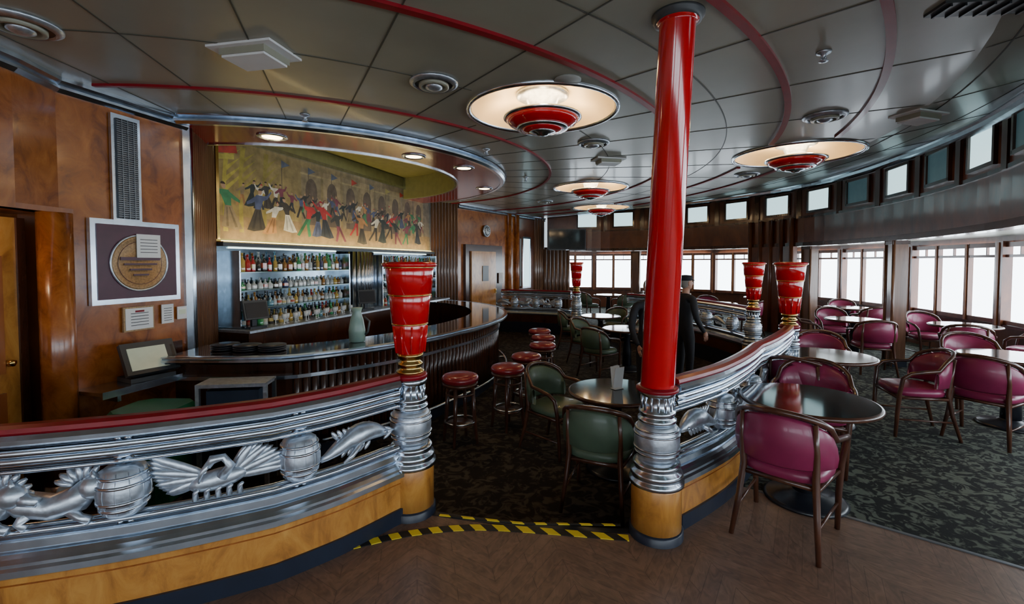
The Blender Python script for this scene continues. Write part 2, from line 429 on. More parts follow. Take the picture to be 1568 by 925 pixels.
def reeded(name,p,q,z0,z1,m=M_REED,sp=.075):
    b=MB(); b.sweep([p,q],rect(-.12,0,z0,z1),m); n=int(math.dist(p,q)/sp)
    for i in range(n):
        x,y=wp(p,q,(i+.5)/n); b.tube([(x,y,z0),(x,y,z1)],sp*.42,m,8)
    return b.build(name)
reeded('wall_reeded_left',(-3.46,4.94),A,-.2,3.35)
reeded('wall_reeded_right',(B[0]+.02,B[1]+.02),(-1.38,11.7),-.2,3.25)
wall('wall_bar',[A,B],-.2,4,M_OLIVE)
F1=(-1.38,11.7);F2=(.2,14.3);F3=(1.1,15.7)
wall('wall_far_left',[F1,F2],-.2,4,M_WOOD)
wall('wall_far_corner',[F2,F3],-.2,4,M_HEAD)
wall('wall_far_end',[F3,(1.1,18.4)],-.2,4,M_HEAD)
reeded('wall_far_reeded',(1.05,15.55),(1.95,15.45),0,2.2,M_REED,.12)
b=MB(); b.sweep([F1,F2,F3],cor,M_CHR); b.build('trim_cornice_far')
b=MB()
for s in (.80,.95): b.M=onwall(F1,F2,s,.02); b.tube([(0,0,-.2),(0,0,3.2)],.09,M_WOOD,12)
for k in range(4): b.M=onwall(F2,F3,.62+.1*k,.0); b.tube([(0,0,-.2),(0,0,3.2)],.07,M_REED,10)
b.M=Matrix.Identity(4); b.build('trim_far_pilasters')
b=MB(); b.M=onwall(F1,F2,.36,.02)
b.box((0,-.02,1.0),(1.75,.08,2.45),M_WOODD); b.box((-.1,-.08,.95),(1.15,.05,2.2),M_WOODB); b.box((-.05,-.11,1.45),(.28,.02,.42),M_BLACK); b.box((.42,-.12,.95),(.05,.05,.12),M_GOLD); b.box((.75,-.09,1.3),(.2,.02,.3),M_WHT)
b.build('door_2')
b=MB(); b.M=onwall(F1,F2,.40,.03)@Matrix.Rotation(rad(90),4,'X')
b.lathe([(.16,0),(.17,.02),(.15,.05),(.14,.045)],(0,2.62,0),M_CHR2,28)
b.lathe([(.14,.046),(.0,.047)],(0,2.62,0),M_WHT,28)
for i in range(12):
    a=i*math.pi/6; b.box((.11*math.cos(a),2.62+.11*math.sin(a),.05),(.015,.03,.006),M_BLACK,rz=a+math.pi/2)
b.box((0,2.66,.053),(.012,.09,.005),M_BLACK); b.box((.03,2.62,.053),(.07,.012,.005),M_BLACK)
b.build('wall_clock')
b=MB(); b.M=onwall(F2,F3,.22,.03); b.box((0,-.02,1.75),(.42,.03,1.5),M_FROST); 
for xx in (-.23,.23): b.box((xx,-.03,1.75),(.05,.06,1.6),M_CHR)
b.box((0,-.03,2.53),(.5,.06,.06),M_CHR); b.box((0,-.03,.97),(.5,.06,.06),M_CHR); b.build('window_lit_niche')

b=MB(); b.M=onwall(L1,L2,.45,.01); 
b.box((0,-.015,2.60),(.25,.03,.98),M_CHR); b.box((0,-.035,2.60),(.18,.02,.90),M_BLACK)
for i in range(46): b.box((0,-.048,2.17+i*.0191),(.18,.008,.007),M_GRILLE)
for xx in (-.05,0,.05): b.box((xx,-.05,2.60),(.006,.01,.90),M_GRILLE)
b.build('wall_vent_grille')
b=MB(); b.M=onwall(L1,L2,.52,.01)
W,H=.80,.76; zz=1.755
b.box((0,-.02,zz),(W,.04,H),M_CHR); b.box((0,-.043,zz),(W-.09,.01,H-.09),M_PURP)
b.M=b.M@Matrix.Translation((0,-.05,zz))@Matrix.Rotation(rad(90),4,'X')
b.lathe([(.265,0),(.265,.010),(.255,.014),(.25,.008)],(0,-.01,0),M_CHR2,44,cap=False)
b.lathe([(.25,0),(.25,.008),(.235,.012),(.23,.009),(.0,.009)],(0,-.01,0),M_PGOLD,44)
b.lathe([(.20,.010),(.198,.013),(.196,.010)],(0,-.01,0),M_PURP,44,cap=False)
for i,w in enumerate((.36,.30,.2,.14)): b.box((0,.03-i*.05,.013),(w,.016 if i else .03,.006),M_PURP)
b.box((.07,.15,.02),(.22,.22,.006),M_WHT)
for i in range(5): b.box((.07,.09+i*.03,.024),(.16,.006,.002),M_GREY)
b.build('framed_plaque')
b=MB(); b.M=onwall(L1,L2,.52,.01); b.box((0,-.012,1.22),(.28,.02,.23),M_PGOLD); b.box((0,-.024,1.22),(.25,.01,.20),M_WHT)
for i in range(5): b.box((0,-.031,1.16+i*.028),(.16,.003,.006),M_GREY)
b.box((0,-.031,1.29),(.08,.003,.018),M_DRED); b.build('framed_certificate')
b=MB(); b.M=onwall(L1,L2,.77,.01); b.box((0,-.012,1.235),(.12,.01,.19),M_WHT)
for i in range(6): b.box((0,-.019,1.17+i*.024),(.08,.003,.005),M_GREY)
b.build('wall_notice')
b=MB(); b.M=onwall(L1,L2,.905,.01); b.box((0,-.012,1.23),(.10,.01,.13),M_WHT); b.box((0,-.019,1.24),(.07,.003,.05),M_SCR); b.build('wall_notice')
b=MB(); b.M=onwall(L1,L2,.49,.005)
b.box((0,-.17,.66),(1.02,.33,.03),M_CHR); b.box((0,-.34,.65),(1.02,.02,.06),M_CHR); b.box((.2,-.02,.82),(.5,.03,.25),M_WOODD)
b.box((-.35,-.16,.6),(.03,.28,.08),M_CHR); b.box((.35,-.16,.6),(.03,.28,.08),M_CHR); b.build('wall_shelf')
b=MB(); b.M=onwall(L1,L2,.46,0)@Matrix.Translation((0,-.2,.677))@Matrix.Rotation(rad(-12),4,'Z')
b.box((0,0,.02),(.36,.24,.04),M_GREY); b.box((0,.02,.09),(.28,.14,.14),M_GREY,rx=rad(-20))
b.box((0,-.05,.20),(.42,.05,.30),M_GREY,rx=rad(-28)); b.box((-.02,-.08,.205),(.30,.01,.21),M_SCR,rx=rad(-28)); b.box((.185,-.075,.2),(.02,.01,.2),M_BLACK,rx=rad(-28)); b.build('point_of_sale_terminal')
b=MB(); bx,by=-2.98,3.76
def sq(b,x,y,z,sx,sy,m,z1,s2=1.0):
    vs=[];k=16
    for (zz,s) in ((z,s2),(z1,1)):
        for i in range(k):
            a=2*math.pi*(i+.5)/k; c,d=math.cos(a),math.sin(a)
            q=(abs(c)**6+abs(d)**6)**(-1/6)
            vs.append((x+c*q*sx*s,y+d*q*sy*s,zz))
    fs=[(i,(i+1)%k,k+(i+1)%k,k+i) for i in range(k)]+[tuple(reversed(range(k))),tuple(k+i for i in range(k))]
    b.add(vs,fs,m)
sq(b,bx,by,-.2,.25,.22,M_BGRN,.44,.82); sq(b,bx,by,.33,.27,.24,M_BAG,.47,.97); sq(b,bx,by,.47,.28,.25,M_BGRN,.51,1.0); sq(b,bx,by,.51,.24,.21,M_BGRN,.56,1.15)
b.build('green_waste_bin')

# ------------------------------------------------------------------ right upper wall, clerestory, windows
b=MB(); b.sweep(HC,rect(0,.14,2.2,4),M_HEAD); b.build('wall_right_upper')
b=MB(); b.sweep(HC,[(-.09,3.49),(-.02,3.45),(0,3.45),(0,3.62),(-.13,3.60),(-.13,3.56),(-.10,3.54)],M_CHR,zs=[zc(*p)-3.6 for p in HC]); b.build('trim_cornice_right')
b=MB(); b.sweep(HC,rect(-.03,.17,2.13,2.22),M_WOODD); b.sweep(HC,rect(-.02,0,2.78,2.83),M_WOODD); b.build('trim_header_right')
def nearest(path,p): return min(range(len(path)),key=lambda i:math.dist(path[i],p))
WD=resample(catmull(WP),.3); vs=[];fs=[]; n=80
def at(path,t):
    k=t*(len(path)-1); i=min(int(k),len(path)-2); f=k-i
    return (path[i][0]*(1-f)+path[i+1][0]*f,path[i][1]*(1-f)+path[i+1][1]*f)
for i in range(n+1):
    p=at(HC,i/n);q=at(WD,i/n); vs+=[(p[0],p[1],2.2),(q[0],q[1],2.2)]
for i in range(n): fs.append((2*i,2*i+2,2*i+3,2*i+1))
b=MB(); b.add(vs,fs,M_CEIL); b.build('ceiling_outer_gallery')
b=MB(); b.sweep(WD,rect(0,.15,0,.68),M_HEAD); b.sweep(WD,rect(-.12,.1,.66,.71),M_WOODD); b.build('wall_window_sill')
b=MB(); b.sweep(WD,rect(0,.15,2.08,2.35),M_HEAD); b.build('wall_window_header')
for i in range(len(WC)-1):
    p,q=WC[i],WC[i+1]; l=math.dist(p,q)
    b=MB(); b.M=onwall(q,p,.5,.05)
    b.box((0,.06,1.39),(l,.01,1.40),M_PANE)
    b.box((-l/2,0,1.39),(.20,.16,1.44),M_HEAD)
    b.box((-l/2,-.085,1.39),(.05,.02,1.40),M_ORW)
    for k in (1,2): b.box((-l/2+l*k/3,0,1.39),(.10,.08,1.40),M_HEAD); b.box((-l/2+l*k/3,-.045,1.39),(.045,.02,1.38),M_ORW)
    for zz,h in ((.74,.08),(1.86,.045),(2.05,.08)): b.box((0,0,zz),(l,.07,h),M_HEAD)
    for k in range(3): 
        b.box((-l/2+l*(k+.5)/3,.02,1.97),(.02,.04,.2),M_HEAD)
    b.build('window_%d'%(i+1))
i0=nearest(HC,(5.6,5.4)); k=0; step=4
for j in range(i0%step,len(HC)-2,step):
    p,q=HC[j],HC[j+1]; lit=((j-i0)//step)%2==0
    far=HC[j][1]>11
    b=MB(); b.M=onwall(q,p,.5,.005); m=M_FROST if (lit or far) else M_FROSTD
    b.box((0,-.01,3.15),(.62,.02,.44),m)
    for xx in (-.33,.33): b.box((xx,-.02,3.15),(.05,.05,.50),M_WOODD)
    for zz in (2.91,3.39): b.box((0,-.02,zz),(.70,.05,.05),M_WOODD)
    b.box((.60,-.02,3.15),(.12,.06,.74),M_WOODD)
    k+=1; b.build('window_%d'%(100+k))
for (x,y) in [(6.75,7.75),(6.85,10.3),(3.9,14.8),(3.7,1.8),(2.2,-1.8),(-1.5,-3.4)]:
    j=nearest(HC,(x,y)); p,q=HC[max(j-1,0)],HC[min(j+1,len(HC)-1)]
    b=MB(); b.M=onwall(q,p,.5,.07); w=.24
    b.box((0,0,1.06),(w,.20,2.12),M_REED)
    for xx in (-w/2,w/2): b.tube([(xx,-.1,0),(xx,-.1,2.12)],.025,M_REED,8)
    b.box((0,0,.05),(w+.04,.24,.10),M_NAVY); b.box((0,0,2.08),(w+.04,.24,.06),M_WOODD); b.build('window_pillar')
j0=nearest(HC,(6.72,11.1)); j1=nearest(HC,(6.25,12.2))
b=MB(); b.sweep(HC[j0:j1+1],rect(-.06,.12,0,2.14),M_HEAD)
for j in range(j0,j1+1): b.tube([(HC[j][0]-.05,HC[j][1]-.02,0),(HC[j][0]-.05,HC[j][1]-.02,2.8)],.05,M_HEAD,10)
b.build('wall_right_pier')
b=MB(); b.M=Matrix.Translation((1.80,15.0,0))@Matrix.Rotation(rad(6),4,'Z')
b.box((0,0,2.50),(1.25,.06,.70),M_BLACK); b.box((0,-.033,2.50),(1.19,.01,.64),M_TTOP); b.box((0,.08,2.50),(.3,.12,.3),M_GREY); b.tube([(0,.1,2.5),(0,.45,2.6)],.03,M_GREY,8); b.box((0,-.035,2.16),(.1,.01,.02),M_CHR); b.build('wall_television')

# ------------------------------------------------------------------ ceiling lamps & vents
for (x,y,R) in LAMPS:
    b=MB(); z=3.25
    b.lathe([(R+.03,z-.0),(R+.03,z-.02),(R,z-.025),(R-.015,z-.01),(R-.02,z+.02)],(x,y,0),M_CHR,48,cap=False)
    b.lathe([(R-.02,z),(R-.06,z+.06),(R-.16,z+.12),(R*.6,z+.16),(.02,z+.17)],(x,y,0),M_CREAM,48,cap=False)
    b.lathe([(.26,z+.165),(.26,z+.13),(.22,z+.11),(.16,z+.10),(.13,z+.02),(.11,z-.06)],(x,y,0),M_CHR2,32)
    b.lathe([(.10,z-.05),(.36,z-.05),(.385,z-.065),(.385,z-.08),(.36,z-.09)],(x,y,0),M_CHR,40)
    b.lathe([(.365,z-.085),(.33,z-.13),(.26,z-.165),(.24,z-.17)],(x,y,0),M_RED,40)
    b.lathe([(.25,z-.165),(.255,z-.175),(.25,z-.185),(.22,z-.19)],(x,y,0),M_CHR,40)
    b.lathe([(.225,z-.185),(.17,z-.205),(.12,z-.215)],(x,y,0),M_RED,36)
    b.lathe([(.13,z-.21),(.13,z-.22),(.06,z-.232),(.05,z-.245),(.01,z-.25)],(x,y,0),M_CHR,28)
    b.lathe([(.14,z-.045),(.30,z-.045),(.30,z-.04),(.14,z-.04)],(x,y,0),M_WARM,28)
    b.build('ceiling_lamp')
def rvent(x,y,r=.2):
    z=zc(x,y); b=MB()
    b.lathe([(r,z),(r,z-.015),(r*.8,z-.035),(r*.78,z-.01)],(x,y,0),M_CHR2,32)
    b.lathe([(r*.62,z-.005),(r*.62,z-.045),(r*.5,z-.05),(r*.48,z-.02)],(x,y,0),M_CEIL,32)
    b.lathe([(r*.35,z-.01),(r*.35,z-.05),(r*.2,z-.065),(.01,z-.07)],(x,y,0),M_CHR2,24)
    b.lathe([(r*.78,z-.02),(r*.62,z-.02)],(x,y,0),M_BLACK,32,cap=False)
    b.build('round_ceiling_vent')
for p in [(-3.08,2.92),(-.65,3.86),(1.02,5.77),(3.2,4.73),(3.98,7.8),(.8,11.2)]: rvent(*p)
def svent(x,y,s=.46,rz=.2):
    z=zc(x,y)-.002; b=MB(); b.M=Matrix.Translation((x,y,z))@Matrix.Rotation(rz,4,'Z')
    b.box((0,0,-.008),(s*1.2,s*.8,.016),M_WHT); b.box((0,0,-.035),(s*.85,s*.62,.05),M_CEIL); b.box((0,0,-.065),(s*.80,s*.56,.02),M_WHT); b.build('square_air_diffuser')
svent(-1.83,3.31,.42,-.20); svent(1.4,6.7,.36,.2); svent(4.13,4.7,.36,.3)
def spr(x,y):
    z=zc(x,y)-.001; b=MB(); b.lathe([(.05,z),(.045,z-.012),(.02,z-.02),(.012,z-.06),(.03,z-.065),(.03,z-.07),(.005,z-.075)],(x,y,0),M_CHR2,16); 
    for i in range(4):
        a=i*math.pi/2; b.tube([(x,y,z-.02),(x+.025*math.cos(a),y+.025*math.sin(a),z-.045),(x,y,z-.065)],.003,M_CHR,5)
    b.build('sprinkler_head')
for p in [(2.22,3.31),(-2.1,4.69),(-.34,6.1),(.24,8.08)]: spr(*p)
b=MB(); b.lathe([(.11,3.249),(.11,3.238),(.01,3.232)],(.456,3.8,0),mat('speaker_disc',(.32,.33,.3),.5),32); b.build('ceiling_speaker')
b=MB(); b.M=Matrix.Translation((2.80,2.72,3.25))@Matrix.Rotation(-.1,4,'Z'); b.box((0,0,-.008),(.62,.16,.016),M_GREY)
for i in range(8): b.box((-.27+i*.077,0,-.02),(.012,.14,.02),M_BLACK)
b.build('linear_ceiling_grille')
for (x,y) in [(-2.7,5.2),(-1.31,6.15),(-.53,8.8),(-.72,6.9)]:
    b=MB(); z=3.17
    b.lathe([(.16,z),(.16,z-.012),(.13,z-.02),(.11,z-.004)],(x,y,0),M_CHR,32); b.lathe([(.105,z-.012),(.02,z-.015)],(x,y,0),M_WARM,24); b.build('recessed_downlight')

# ------------------------------------------------------------------ balustrades
def barrel(b):
    b.lathe([(.055,.505),(.07,.51),(.088,.53),(.108,.59),(.112,.63),(.108,.67),(.088,.735),(.07,.75),(.05,.755)],(0,0,0),M_CHR2,20)
    for z,r in ((.555,.100),(.59,.110),(.67,.110),(.71,.100)): b.lathe([(r-.005,z-.008),(r+.004,z-.006),(r+.004,z+.006),(r-.005,z+.008)],(0,0,0),M_CHR,20,cap=False)
    for i in range(12):
        a=math.pi*2*i/12; b.tube([((r+.0)*math.cos(a),(r+.0)*math.sin(a),z) for r,z in ((.088,.53),(.108,.59),(.112,.63),(.108,.67),(.088,.735))],.0025,M_CHR2,4)
    for z0,z1 in ((.745,.96),(.40,.51)): b.tube([(-.02,.0,z0),(-.02,0,z1)],.016,M_CHR,8); b.tube([(.02,0,z0),(.02,0,z1)],.016,M_CHR,8)
    for z in (.78,.80,.82): b.lathe([(.03,z-.007),(.045,z),(.03,z+.007)],(0,0,0),M_CHR,14)
RY=lambda d:Matrix.Rotation(rad(d),3,'Y')
def pelican(b,f=1):
    m=M_CHR2
    b.ell((0,0,.60),(.14,.045,.055),m,RY(-8*f)); 
    for i in range(11):
        a=(150+i*5); l=.31-i*.012; an=rad(a)
        b.ell((f*(-.03+math.cos(an)*l*.5),.006*(i%3),.62+math.sin(an)*l*.5),(l*.52,.014,.024),m,RY(-(a) if f>0 else a),10,6)
    for i in range(11):
        a=(2+i*6); l=.31-i*.013; an=rad(a)
        b.ell((f*(.05+math.cos(an)*l*.5),.006*(i%3),.60+math.sin(an)*l*.5),(l*.52,.014,.024),m,RY(-a if f>0 else a),10,6)
    b.tube([(f*.02,-.03,.62),(f*.06,-.04,.68),(f*.03,-.05,.73),(-f*.02,-.05,.725),(-f*.04,-.05,.69)],[.03,.024,.02,.024,.016],m,8)
    b.tube([(-f*.03,-.05,.71),(-f*.07,-.05,.66),(-f*.08,-.05,.61)],[.018,.013,.004],m,7)
    for i in range(5): b.tube([(f*(-.10+i*.05),-.02,.515),(f*(-.10+i*.05),-.025,.555),(f*(-.085+i*.05),-.035,.57)],[.016,.013,.008],m,7)
def fish(b,f=1):
    m=M_CHR2
    pts=[];rs=[]
    for i in range(12):
        t=i/11; pts.append((f*(-.24+.46*t),-.01,.62+.05*math.sin(t*4.2))); rs.append(.014+.052*math.sin(math.pi*min(1,t*1.05))**.7*(1 if t<.6 else .8))
    b.tube(pts,rs,m,12)
    for a in (50,30,10,-15,-40): 
        an=rad(a); b.ell((f*(.22+.05*math.cos(an)),0,.585+.06*math.sin(an)),(.07,.011,.018),m,RY(-a*f),8,6)
    for i in range(8): b.ell((f*(-.13+.036*i),0,.695),(.04,.009,.014),m,RY(-55*f),8,5)
    for i in range(5): b.ell((f*(-.10+.04*i),0,.575),(.035,.009,.014),m,RY(50*f),8,5)
    b.ell((-f*.2,-.045,.64),(.012,.012,.012),M_CHR,None,8,6)
    for a in (150,185,215): b.ell((-f*.26,0,.62+.03*math.sin(rad(a))),(.05,.014,.014),m,RY(-a),8,5)
    b.tube([(f*-.02,-.05,.62),(f*.05,-.07,.57),(f*.1,-.06,.54)],[.022,.016,.005],m,7)
def beast(b,f=1):
    m=M_CHR2
    b.tube([(f*.24,0,.67),(f*.13,0,.61),(f*.02,0,.58),(-f*.08,0,.61),(-f*.13,0,.67)],[.024,.06,.062,.065,.05],m,10)
    b.ell((-f*.15,-.02,.665),(.062,.05,.06),m); b.tube([(-f*.17,-.02,.655),(-f*.26,-.03,.63)],[.038,.022],m,8)
    for i in range(11):
        a=20+i*20; b.ell((-f*(.10-.08*math.cos(rad(a))),.0,.665+.07*math.sin(rad(a))),(.045,.022,.016),m,RY(-a*f),8,5)
    b.tube([(-f*.12,0,.70),(-f*.10,0,.745)],[.02,.006],m,6); b.tube([(-f*.16,-.03,.70),(-f*.15,-.03,.745)],[.02,.006],m,6)
    b.tube([(-f*.04,-.02,.57),(-f*.1,-.04,.53),(-f*.14,-.04,.51)],[.028,.02,.022],m,7)
    b.tube([(f*.1,-.02,.58),(f*.14,-.03,.53),(f*.11,-.03,.505)],[.034,.02,.022],m,7)
    b.tube([(f*.2,0,.65),(f*.27,0,.70),(f*.26,0,.74),(f*.22,0,.73)],[.022,.018,.014,.005],m,7)
def locM(a):
    x,y=pol(a,interp(BAL,a)); x2,y2=pol(a+.5,interp(BAL,a+.5)); an=math.atan2(y2-y,x2-x)
    return Matrix.Translation((x,y,0))@Matrix.Rotation(an,4,'Z')
def balustrade(name,a0,a1,items,low=-.2):
    b=MB(); P=arc(BAL,a0,a1,.8)
    b.sweep(P,[(-.045,.955),(.045,.955),(.055,.965),(.05,.985),(.02,.995),(-.02,.995),(-.05,.985),(-.055,.965)],M_DRED)
    b.sweep(P,[(-.05,.90),(.05,.90),(.068,.915),(.07,.935),(.055,.955),(-.055,.955),(-.07,.935),(-.068,.915)],M_CHR)
    def rail(z,r,n=0,m=M_CHR):
        b.sweep(P,[(n+r*math.cos(i*math.pi/4),z+r*math.sin(i*math.pi/4)) for i in range(8)],m,True)
    rail(.865,.022,.03); rail(.865,.022,-.03); rail(.865,.012,.0,M_BLACK)
    rail(.825,.020,.03); rail(.825,.02,-.03)
    rail(.775,.012,.02); rail(.775,.012,-.02)
    rail(.49,.014,.03); rail(.49,.014,-.03)
    b.sweep(P,[(-.04,.40),(.04,.40),(.05,.42),(.05,.455),(.03,.465),(-.03,.465),(-.05,.455),(-.05,.42)],M_CHR)
    b.sweep(P,[(-.08,.30),(.08,.30),(.10,.315),(.10,.345),(.085,.355),(.085,.37),(.065,.385),(.05,.40),(-.05,.40),(-.08,.38),(-.1,.345),(-.1,.315)],M_CHR)
    b.sweep(P,rect(-.075,.075,.10,.30),M_WOODB); b.sweep(P,rect(-.077,.077,.265,.272),M_WOOD)
    b.sweep(P,rect(-.09,.09,low,.10),M_NAVY)
    b.sweep(P,rect(-.088,-.07,low,.30),M_WOODD)
    for (k,a) in items:
        b.M=locM(a)
        if k=='b': barrel(b)
        elif k=='p': pelican(b,1)
        elif k=='q': pelican(b,-1)
        elif k=='f': fish(b,-1)
        elif k=='g': fish(b,1)
        elif k=='s': beast(b,1)
        elif k=='t': beast(b,-1)
    b.M=Matrix.Identity(4); return b.build(name)
def mk(a0,n,st,kinds,d=1):
    out=[]
    for i in range(n):
        out.append(('b',a0+i*st)); out.append((kinds[i%len(kinds)],a0+(i+.5)*st))
    return out
balustrade('curved_balustrade',-91,-61.6,[('b',-75.2),('b',-67.6),('b',-82.8),('p',-71.4),('f',-64.6),('t',-77.7),('t',-80.6),('f',-86.5)])
balustrade('curved_balustrade',-48,-19.8,[('g',-45.3),('b',-42.2),('s',-38.8),('b',-35.6),('p',-32.2),('b',-28.6),('f',-25.4),('b',-22.4)])
balustrade('curved_balustrade',-1.2,27,mk(3,4,6.2,['f','p','s']))
balustrade('curved_balustrade',39.8,57.5,mk(43,3,5.5,['p','s','f']))

def post(b,x,y,k=1.0,low=-.2):
    c=(x,y,0)
    b.lathe([(.17,low),(.17,.05),(.16,.06)],c,M_NAVY,32)
    b.lathe([(.157,.055),(.157,.33),(.152,.34)],c,M_WOODB,32)
    b.lathe([(.15,.335),(.172,.345),(.172,.37),(.155,.38),(.155,.395),(.165,.405),(.16,.425),(.14,.44),(.14,.455),(.15,.465),(.145,.48),(.125,.495)],c,M_CHR,32)
    b.lathe([(.115,.49),(.122,.52),(.138,.57),(.142,.62),(.138,.67),(.122,.715),(.11,.73)],c,M_CHR2,32)
    for z,r in ((.545,.132),(.575,.139),(.665,.139),(.695,.132)): b.lathe([(r-.004,z-.007),(r+.006,z-.005),(r+.006,z+.005),(r-.004,z+.007)],c,M_CHR,32,cap=False)
    b.lathe([(.11,.73),(.12,.745),(.12,.76),(.105,.77),(.105,.785),(.115,.795),(.115,.81),(.098,.82),(.095,.90),(.11,.91),(.115,.93),(.11,.95)],c,M_CHR,32)
    for i in range(14):
        a=2*math.pi*i/14; b.tube([(x+.097*math.cos(a),y+.097*math.sin(a),.815),(x+.097*math.cos(a),y+.097*math.sin(a),.905)],.008,M_CHR,6)
def vase(b,x,y):
    c=(x,y,0)
    b.lathe([(.115,.95),(.115,.975),(.10,.985)],c,M_DRED,32)
    b.lathe([(.085,.98),(.095,.99),(.095,1.0),(.075,1.01),(.07,1.03),(.085,1.04),(.085,1.055),(.07,1.065),(.07,1.09),(.088,1.10),(.088,1.12)],c,M_GOLD,32)
    zz=[1.12,1.33,1.53,1.72]; r0=[.09,.122,.146]; r1=[.118,.142,.166]
    for i in range(3):
        b.lathe([(r0[i]-.01,zz[i]),(r0[i]+.004,zz[i]+.006),(r1[i],zz[i+1]-.012),(r1[i]-.004,zz[i+1])],c,M_RED,36)
        b.lathe([(r1[i]-.005,zz[i+1]-.010),(r1[i]+.007,zz[i+1]-.007),(r1[i]+.007,zz[i+1]+.001),(r1[i]-.01,zz[i+1]+.004)],c,M_GOLD,36)
    for k in range(10):
        a=2*math.pi*k/10; b.tube([(x+.099*math.cos(a),y+.099*math.sin(a),1.13),(x+.118*math.cos(a),y+.118*math.sin(a),1.315)],.008,M_RED,6)
    b.lathe([(.16,1.715),(.188,1.725),(.19,1.74),(.17,1.755),(.03,1.75)],c,M_RED,36)
for (x,y) in [(-.71,3.17),(3.41,5.6),(4.1,7.75),(1.70,12.05)]:
    b=MB(); post(b,x,y); vase(b,x,y); b.build('pedestal_with_red_urn')
x,y=.93,2.90
b=MB(); post(b,x,y)
b.lathe([(.12,.93),(.132,.94),(.132,.955),(.115,.965)],(x,y,0),M_DRED,36)
b.M=Matrix(((1,0,.034,-.032),(0,1,-.030,.0285),(0,0,1,0),(0,0,0,1)))  # raked with the deck camber
b.lathe([(.100,.95),(.106,.96),(.106,3.19),(.112,3.20),(.13,3.21),(.13,3.25)],(x,y,0),M_RED,40)
b.lathe([(.115,3.205),(.14,3.21),(.14,3.225),(.155,3.235),(.155,3.25)],(x,y,0),M_GREY,40)
b.M=Matrix.Identity(4); b.build('red_column')
b=MB(); b.lathe([(.11,0),(.11,3.25)],(4.62,9.9,0),M_HEAD,32); b.lathe([(.14,0),(.14,.12),(.12,.14)],(4.62,9.9,0),M_CHR,32); b.lathe([(.12,3.14),(.15,3.18),(.15,3.25)],(4.62,9.9,0),M_CHR,32); b.build('mahogany_column',(-.75,.9,0))

# ------------------------------------------------------------------ bar
BR=[(-95,3.75),(-83,3.8),(-70,3.95),(-55,3.72),(-37,3.45),(-20,3.36),(10,3.34),(40,3.38),(60,3.35)]
bp=arc(BR,-87,57,2)
b=MB()
b.sweep(bp,rect(-.62,-.03,.83,.87),M_BARTOP)
b.sweep(bp,[(-.03,.80),(.0,.80),(.02,.82),(.02,.84),(.005,.85),(.02,.86),(.02,.872),(-.03,.875)],M_CHR)
b.sweep(bp,rect(-.56,-.16,-.2,.83),M_WOODD)
for z in (.62,): b.sweep(bp,rect(-.16,-.112,z,z+.035),M_CHR)
b.sweep(bp,rect(-.16,-.125,-.2,-.08),M_NAVY)
for p in resample(bp,.085)[14:]:
    d=math.hypot(p[0]-C[0],p[1]-C[1]); k=(d-.165)/d
    x,y=C[0]+(p[0]-C[0])*k,C[1]+(p[1]-C[1])*k
    b.tube([(x,y,-.1),(x,y,.82)],.034,M_WOODD,6)
b.sweep(arc(BR,-66,57,2),[(.0+.02*math.cos(i*math.pi/4),.0+.02*math.sin(i*math.pi/4)) for i in range(8)],M_CHR,True)
for a in range(-64,57,12):
    p=pol(a,interp(BR,a)); q=pol(a,interp(BR,a)-.16); b.tube([(p[0],p[1],0),(q[0],q[1],0)],.013,M_CHR,6)
b.build('bar_counter')
b=MB(); b.M=Matrix.Translation((-2.40,3.88,0))@Matrix.Rotation(rad(8),4,'Z')
b.box((0,.1,.70),(.56,.25,.03),M_CHR2)
for xx in (-.27,.27): b.box((xx,0,.25),(.03,.03,.90),M_CHR2); b.box((xx,.2,.25),(.03,.03,.9),M_GREY)
for zz in (-.1,.2,.48): b.box((0,.1,zz),(.54,.22,.02),M_GREY)
b.box((0,.0,.48),(.52,.02,.05),M_CHR); b.box((0,.1,.57),(.42,.18,.16),mat('rack_blue',(.03,.05,.09),.4)); b.box((0,.1,.3),(.42,.18,.16),M_GREY)
b.build('service_rack')
LEN=math.dist(A,B)
b=MB(); b.M=onwall(A,B,0,.005)
b.box((LEN/2,-.28,.33),(LEN,.5,1.06),M_WOODD); b.box((LEN/2,-.28,.875),(LEN,.54,.03),M_CHR2)
b.box((LEN/2,-.01,1.43),(LEN,.02,1.08),M_MIRR)
b.box((LEN/2,-.07,1.985),(LEN,.14,.05),M_GREY); b.box((LEN/2,-.08,2.015),(LEN,.13,.012),M_GOLD)
b.box((LEN/2,-.06,2.03),(LEN-.1,.03,.01),M_STRIP)
for (s0,s1) in ((.02,.40),(.575,.965)):
    for zz in (1.14,1.38,1.62): b.box(((s0+s1)/2*LEN,-.15,zz),((s1-s0)*LEN,.26,.010),M_SHELF)
    for k in (0,3): b.box((LEN*(s0+(s1-s0)*k/3),-.15,1.40),(.02,.26,1.0),M_CHR)
    b.box(((s0+s1)/2*LEN,-.03,1.945),((s1-s0)*LEN-.1,.03,.02),M_BLUEL)
for i in range(9): 
    xx=LEN*(.415+.15*i/8); b.tube([(xx,-.06-.10*math.sin(math.pi*i/8),.89),(xx,-.06-.10*math.sin(math.pi*i/8),1.95)],.045,M_CHR,10)
b.M=Matrix.Identity(4); b.build('back_bar_shelving')
b=MB(); M0=onwall(A,B,0,0); b.M=M0
cols=[(.02,.22,.05),(.20,.08,.01),(.35,.16,.03),(.40,.46,.48),(.55,.62,.64),(.04,.06,.16),(.45,.02,.02),(.03,.03,.03),(.5,.35,.07),(.04,.34,.12),(.12,.32,.45),(.03,.03,.03)]
